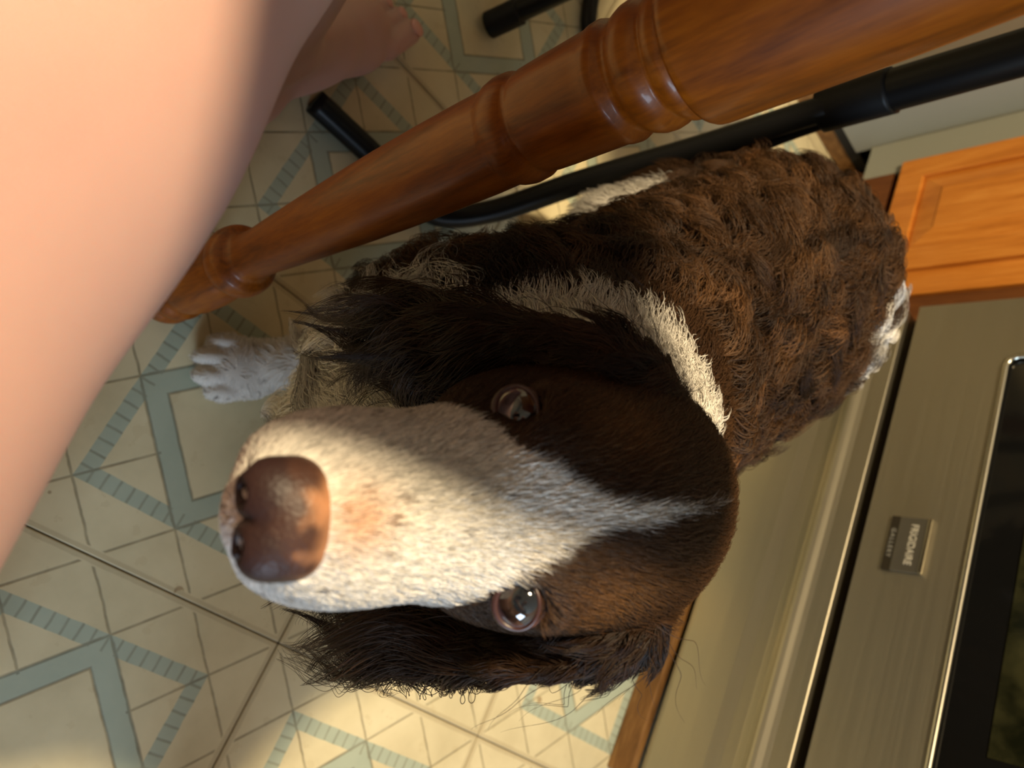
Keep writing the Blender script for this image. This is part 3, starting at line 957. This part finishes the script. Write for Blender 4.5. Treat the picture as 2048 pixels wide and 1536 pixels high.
# ------------------------------------------------------------------ nose
def nose_sdf(P):
    p = hl(P) - NOSE_C
    q = np.stack([p[:, 0], np.abs(p[:, 1]), p[:, 2]], 1)
    d = ell(q, (0, 0, 0), (1.40, 1.76, 1.25))
    d = smin(d, ell(q, (.75, .75, -.15), (.85, .95, .95)), .35)
    d = smax(d, -ell(q, (1.75, .72, -.35), (.75, .36, .42)), .18)
    d = smax(d, -ell(q, (1.1, 1.45, -.55), (.8, .42, .22)), .15)
    d = smax(d, -ell(q, (1.75, 0, -.5), (.5, .10, 1.0)), .2)
    return d / 100
nc = hw(NOSE_C)
nV, nQ = surface_nets(nose_sdf, nc - .026, nc + .026, .00075, 3)
t = NT('nose_leather')
tc = t.coords((1, 1, 1))
a = t.n('ShaderNodeAttribute'); a.attribute_name = 'tone'
cell = t.n('ShaderNodeTexVoronoi'); cell.inputs['Scale'].default_value = 700
t.l(tc, cell.inputs['Vector'])
M_NOSE = t.set(color=t.ramp(a.outputs['Fac'], [(.0, (.022, .009, .008, 1)), (.38, (.050, .020, .012, 1)), (.60, (.20, .092, .045, 1)), (1.0, (.42, .19, .09, 1))]),
               rough=.52, spec=.35, normal=t.bump(cell.outputs['Distance'], .35, .0006))
nme = np_mesh(nV, nQ)
pn = hl(nV) - NOSE_C
tone = np.clip(.62 - (pn[:, 0] + .25) * .46 + pn[:, 2] * .10 - np.maximum(np.abs(pn[:, 1]) - .8, 0) * .30 + (vnoise(nV, 260, 3) - .5) * .45, 0, 1)
nme.attributes.new('tone', 'FLOAT', 'POINT').data.foreach_set('value', tone.astype(np.float32))
link('nose', nme, M_NOSE, dog)

# ------------------------------------------------------------------ eyes
t = NT('eyeball')
a = t.n('ShaderNodeAttribute'); a.attribute_name = 'ring'
M_EYE = t.set(color=t.ramp(a.outputs['Fac'], [(.0, (.004, .004, .006, 1)), (.30, (.008, .010, .013, 1)), (.36, (.030, .015, .008, 1)), (.62, (.018, .009, .006, 1)), (.67, (.005, .003, .003, 1)), (.74, (.055, .030, .028, 1)), (1.0, (.13, .07, .07, 1))]),  # bluish pupil tint is a painted cloudy reflection
              rough=.05, spec=.6, coat=1.0, coat_rough=.02)
t = NT('eyelid_rim')
nn = t.noise(t.coords((1, 1, 1)), 300, 3)
M_LID = t.set(color=t.mix(nn, srgb(42, 25, 22), srgb(70, 42, 39)), rough=.35, spec=.5)
for (sg, c, ax) in EYES:
    gaze = unit(CAM + np.array([.03, .0, .06]) - c)
    me = bpy.data.meshes.new('m')
    bm = bmesh.new(); bmesh.ops.create_uvsphere(bm, u_segments=48, v_segments=32, radius=.0112); bm.to_mesh(me); bm.free()
    co = np.array([v.co for v in me.vertices]) / .0112
    ang = np.arccos(np.clip(co[:, 2], -1, 1)) / 1.25
    me.attributes.new('ring', 'FLOAT', 'POINT').data.foreach_set('value', np.clip(ang, 0, 1).astype(np.float32))
    me.polygons.foreach_set('use_smooth', [True] * len(me.polygons))
    bulge = 1 + .05 * np.exp(-(ang / .5) ** 4)
    me.vertices.foreach_set('co', (co * .0112 * bulge[:, None]).astype(np.float32).ravel())
    me.transform(Vector((0, 0, 1)).rotation_difference(Vector(gaze)).to_matrix().to_4x4())
    me.transform(Matrix.Translation(c))
    eye = link('eye', me, M_EYE, dog)
    # rim of the lids: a slightly almond ring lying on the eyeball, lower lid fuller
    e1 = unit(hf - ax * (hf @ ax)); e2 = np.cross(ax, e1)
    pts, rad = [], []
    for k in range(49):
        th = 2 * math.pi * k / 48
        q = e1 * math.cos(th) * (.0084 if math.cos(th) > 0 else .0070) + e2 * math.sin(th) * .0088
        hgt = math.sqrt(max(.0114 ** 2 - q @ q, 1e-6))
        pts.append(c + q + ax * hgt)
        rad.append(.0009 + .0005 * max(0, math.cos(th)))
    link('eyelid', tube_mesh(pts, rad, 10, False), M_LID, eye)

# ------------------------------------------------------------------ person: bare leg of someone seated at the table
KN = np.array([-.462, .46, .485])
def foot_sdf(P, hc, f):
    s = np.array([f[1], -f[0], 0]); A = np.stack([f, s, (0, 0, 1)])
    return s, A
def leg_person(P, hip, mid, knee, ankle, hc, f, inner, calf_back):
    d = cone(P, hip, mid, .136, .090)
    d = smin(d, cone(P, mid, knee + (0, 0, .004), .089, .062), .03)
    d = smin(d, ell(P, knee + f * .018 + (0, 0, .006), (.052, .052, .060)), .03)
    mk = knee * .55 + ankle * .45
    d = smin(d, cone(P, knee + (0, 0, -.02), mk, .052, .050), .03)
    d = smin(d, ell(P, knee * .6 + ankle * .4 + calf_back * .022, (.052, .054, .12)), .03)
    d = smin(d, cone(P, mk, ankle, .046, .031), .03)
    s = np.array([f[1], -f[0], 0]) * inner; A = np.stack([f, s, (0, 0, 1)])
    d = smin(d, ell(P, hc + (0, 0, .034), (.042, .034, .035), A), .02)
    d = smin(d, cone(P, ankle + (0, 0, -.006), hc + f * .10 + (0, 0, .046), .034, .026), .02)
    d = smin(d, ell(P, hc + f * .10 + (0, 0, .032), (.085, .036, .032), A), .02)
    d = smin(d, ell(P, hc + f * .155 + (0, 0, .022), (.05, .046, .022), A), .02)
    for (o, st, ln, r) in ((.033, .185, .048, .0135), (.012, .190, .044, .0095), (-.006, .186, .038, .009), (-.022, .178, .033, .0085), (-.036, .166, .028, .0085)):
        a = hc + f * st + s * o; b = hc + f * (st + ln) + s * o * .98
        d = smin(d, cone(P, a + (0, 0, .020), b + (0, 0, r + .001), r * 1.05, r), .004)
    return d
V3 = lambda *a: np.array(a, float)
F_L = unit(V3(.075, .235, 0)); HC_L = V3(-.328, .425, 0)
F_R = unit(V3(.9, .35, 0)); HC_R = V3(.055, -.395, 0)
PH_C = CAM - RC[0] * .052 - RC[2] * .0075                       # middle of the phone the person holds
def torso_sdf(P):
    d = ell(P, (-.425, -.455, .485), (.165, .125, .115))
    d = smin(d, ell(P, (-.425, -.435, .66), (.148, .105, .17)), .06)
    d = smin(d, ell(P, (-.435, -.355, .86), (.165, .112, .15)), .06)
    d = smin(d, cone(P, (-.60, -.315, .945), (-.275, -.315, .945), .052, .052), .05)
    return d
def upper_arm(P):
    return np.minimum(cone(P, (-.615, -.315, .935), (-.665, -.16, .745), .050, .039), cone(P, (-.26, -.315, .935), (-.225, -.18, .745), .050, .039))
def person_sdf(P):
    d = smin(torso_sdf(P), upper_arm(P), .03)
    d = smin(d, cone(P, (-.44, -.29, .97), (-.452, -.205, 1.09), .052, .048), .04)
    hd = V3(-.455, -.165, 1.17)
    d = smin(d, ell(P, hd, (.075, .092, .105)), .03)
    d = smin(d, ell(P, hd + (0, .045, -.065), (.052, .052, .060)), .03)
    d = smin(d, cone(P, hd + (0, .088, -.005), hd + (0, .108, -.04), .008, .013), .012)
    for s_ in (1, -1):
        d = smin(d, ell(P, hd + (s_ * .078, -.005, -.02), (.010, .020, .030)), .008)
        d = smax(d, -ell(P, hd + (s_ * .030, .098, -.008), (.017, .014, .011)), .012)
    for (el, sd) in ((V3(-.665, -.16, .745), -1), (V3(-.225, -.18, .745), 1)):
        pm = PH_C + RC[1] * sd * .062 - RC[0] * .028 - RC[2] * .022
        wr = pm + unit(el - pm) * .055
        d = smin(d, cone(P, el, wr, .038, .026), .02)
        d = smin(d, cone(P, wr, pm, .024, .024), .02)
        A = np.stack([RC[0], RC[1], RC[2]])
        d = smin(d, ell(P, pm, (.042, .020, .024), A), .012)
        for k in range(4):
            a = pm + RC[0] * (-.028 + .019 * k)
            m_ = a + RC[1] * -sd * .006 - RC[2] * .022
            e_ = m_ - RC[1] * sd * (.026 - .003 * abs(k - 1.5)) - RC[2] * .004
            d = smin(d, cone(P, a, m_, .0095, .009), .003)
            d = smin(d, cone(P, m_, e_, .009, .0075), .003)
        a = pm + RC[0] * .034; e_ = a + RC[0] * .030 - RC[1] * sd * .012 - RC[2] * .004
        d = smin(d, cone(P, pm + RC[0] * .01, a, .015, .012), .005); d = smin(d, cone(P, a, e_, .011, .009), .003)
    l = leg_person(P, V3(-.462, -.42, .460), V3(-.478, .10, .487), KN, V3(-.340, .455, .09), HC_L, F_L, 1, V3(0, -1, 0))
    r = leg_person(P, V3(-.350, -.43, .470), V3(-.16, -.385, .487), V3(.05, -.35, .485), V3(.04, -.40, .09), HC_R, F_R, -1, V3(-1, 0, 0))
    return smin(smin(d, l, .04), r, .04)
pV, pQ = surface_nets(person_sdf, (-.76, -.62, -.006), (.36, .72, 1.31), .0045)
pV[:, 2] = np.maximum(pV[:, 2], .0005)
t = NT('skin')
c0 = t.coords((1, 1, 1))
n1 = t.noise(c0, 18, 4); n2 = t.noise(c0, 260, 3)
t.b.inputs['Subsurface Radius'].default_value = (.022, .010, .007)
t.b.inputs['Subsurface Scale'].default_value = 1.0
M_PSKIN = t.set(color=t.mix(n1, srgb(178, 141, 130), srgb(189, 151, 139)), rough=.5, spec=.35, sss=.6, normal=t.bump(n2, .06, .0006))
M_NAIL = plain('toenail', srgb(206, 150, 136), .25)
person = empty('person', (-.338, .5, 0))
tag(person, 'barelegged seated person holding a phone, left foot flat on the floor', 'person')
link('body', np_mesh(pV, pQ), M_PSKIN, person)
def shirt_sdf(P):
    d = smin(torso_sdf(P), upper_arm(P), .03) - .012
    return smax(d, .50 - P[:, 2], .01)
def shorts_sdf(P):
    d = smin(ell(P, (-.425, -.455, .485), (.165, .125, .115)), cone(P, (-.462, -.42, .460), (-.478, .10, .487), .130, .090), .04)
    d = smin(d, cone(P, (-.350, -.43, .470), (-.16, -.385, .487), .122, .090), .04) - .010
    d = smax(d, P[:, 1] + .22, .01)
    d = smax(d, P[:, 0] + .20, .01)
    return smax(d, P[:, 2] - .60, .01)
sv, sq = surface_nets(shirt_sdf, (-.74, -.60, .48), (-.15, -.10, 1.04), .007)
link('shirt', np_mesh(sv, sq), plain('shirt_cloth', srgb(70, 84, 104), .9), person)
sv, sq = surface_nets(shorts_sdf, (-.68, -.62, .32), (-.12, -.16, .66), .007)
link('shorts', np_mesh(sv, sq), plain('shorts_cloth', srgb(58, 60, 64), .9), person)
def hair_sdf(P):
    hd = V3(-.455, -.165, 1.17)
    d = ell(P, hd + (0, -.012, .010), (.086, .100, .112))
    return smax(d, -ell(P, hd + (0, .075, -.055), (.072, .062, .095)), .015)
sv, sq = surface_nets(hair_sdf, (-.56, -.30, 1.03), (-.35, -.03, 1.32), .006)
link('hair', np_mesh(sv, sq), plain('person_hair', srgb(62, 42, 26), .6), person)
for s_ in (1, -1):
    me = bpy.data.meshes.new('m')
    bm = bmesh.new(); bmesh.ops.create_uvsphere(bm, u_segments=20, v_segments=12, radius=.0125); bm.to_mesh(me); bm.free()
    me.transform(Matrix.Translation((-.455 + s_ * .030, -.165 + .078, 1.162)))
    me.polygons.foreach_set('use_smooth', [True] * len(me.polygons))
    link('eye', me, plain('person_eye', srgb(200, 196, 190), .2), person)
for (hc, f, inner) in ((HC_L, F_L, 1), (HC_R, F_R, -1)):
    s = np.array([f[1], -f[0], 0]) * inner
    for (o, tip, r) in ((.033, .238, .0135), (.012, .2375, .0095), (-.006, .228, .009), (-.022, .2145, .0085), (-.036, .1975, .0085)):
        me = bpy.data.meshes.new('m')
        bm = bmesh.new(); bmesh.ops.create_uvsphere(bm, u_segments=16, v_segments=10, radius=1.0); bm.to_mesh(me); bm.free()
        me.transform(Matrix.Diagonal((r * .75, r * .78, r * .22, 1)))
        B = Matrix.Identity(4)
        for i in range(3): B[i][0] = f[i]; B[i][1] = s[i]
        pos = hc + f * (tip - .002) + s * o * .98 + (0, 0, r * 1.9)
        me.transform(Matrix.Translation(pos) @ B @ Matrix.Rotation(.35, 4, 'Y'))
        me.polygons.foreach_set('use_smooth', [True] * len(me.polygons))
        link('toenail', me, M_NAIL, person)

# phone in the person's hands
pm = box_mesh((-.072, .072), (-.035, .035), (-.004, .004), .003)
B = Matrix.Identity(4)
for i in range(3):
    B[i][0] = RC[0, i]; B[i][1] = RC[1, i]; B[i][2] = RC[2, i]; B[i][3] = PH_C[i]
pm.transform(B)
ph = link('phone', pm, plain('phone_case', srgb(40, 42, 46), .35))
tag(ph, 'dark slab phone held in both hands of the seated person', 'phone')
# chair under the person
pc = empty('dining_chair', (-.42, -.46, 0))
tag(pc, 'wooden dining chair carrying the seated person', 'chair')
box('seat', (-.64, -.20), (-.70, -.24), (.292, .318), M_TOP, pc, .008)
for (cx, cy) in ((-.62, -.68), (-.22, -.68), (-.62, -.26), (-.22, -.26)):
    link('leg', tube_mesh([(cx, cy, 0), (cx, cy, .16), (cx, cy, .30)], [.014, .019, .017]), M_LEG, pc)
for cx in (-.62, -.22):
    link('back_post', tube_mesh([(cx, -.685, .30), (cx, -.70, .6), (cx, -.73, .88)], .016), M_LEG, pc)
for cz in (.55, .70, .85):
    box('back_slat', (-.62, -.22), (-.718 - (cz - .6) * .1, -.700 - (cz - .6) * .1), (cz - .03, cz + .03), M_TOP, pc, .004)
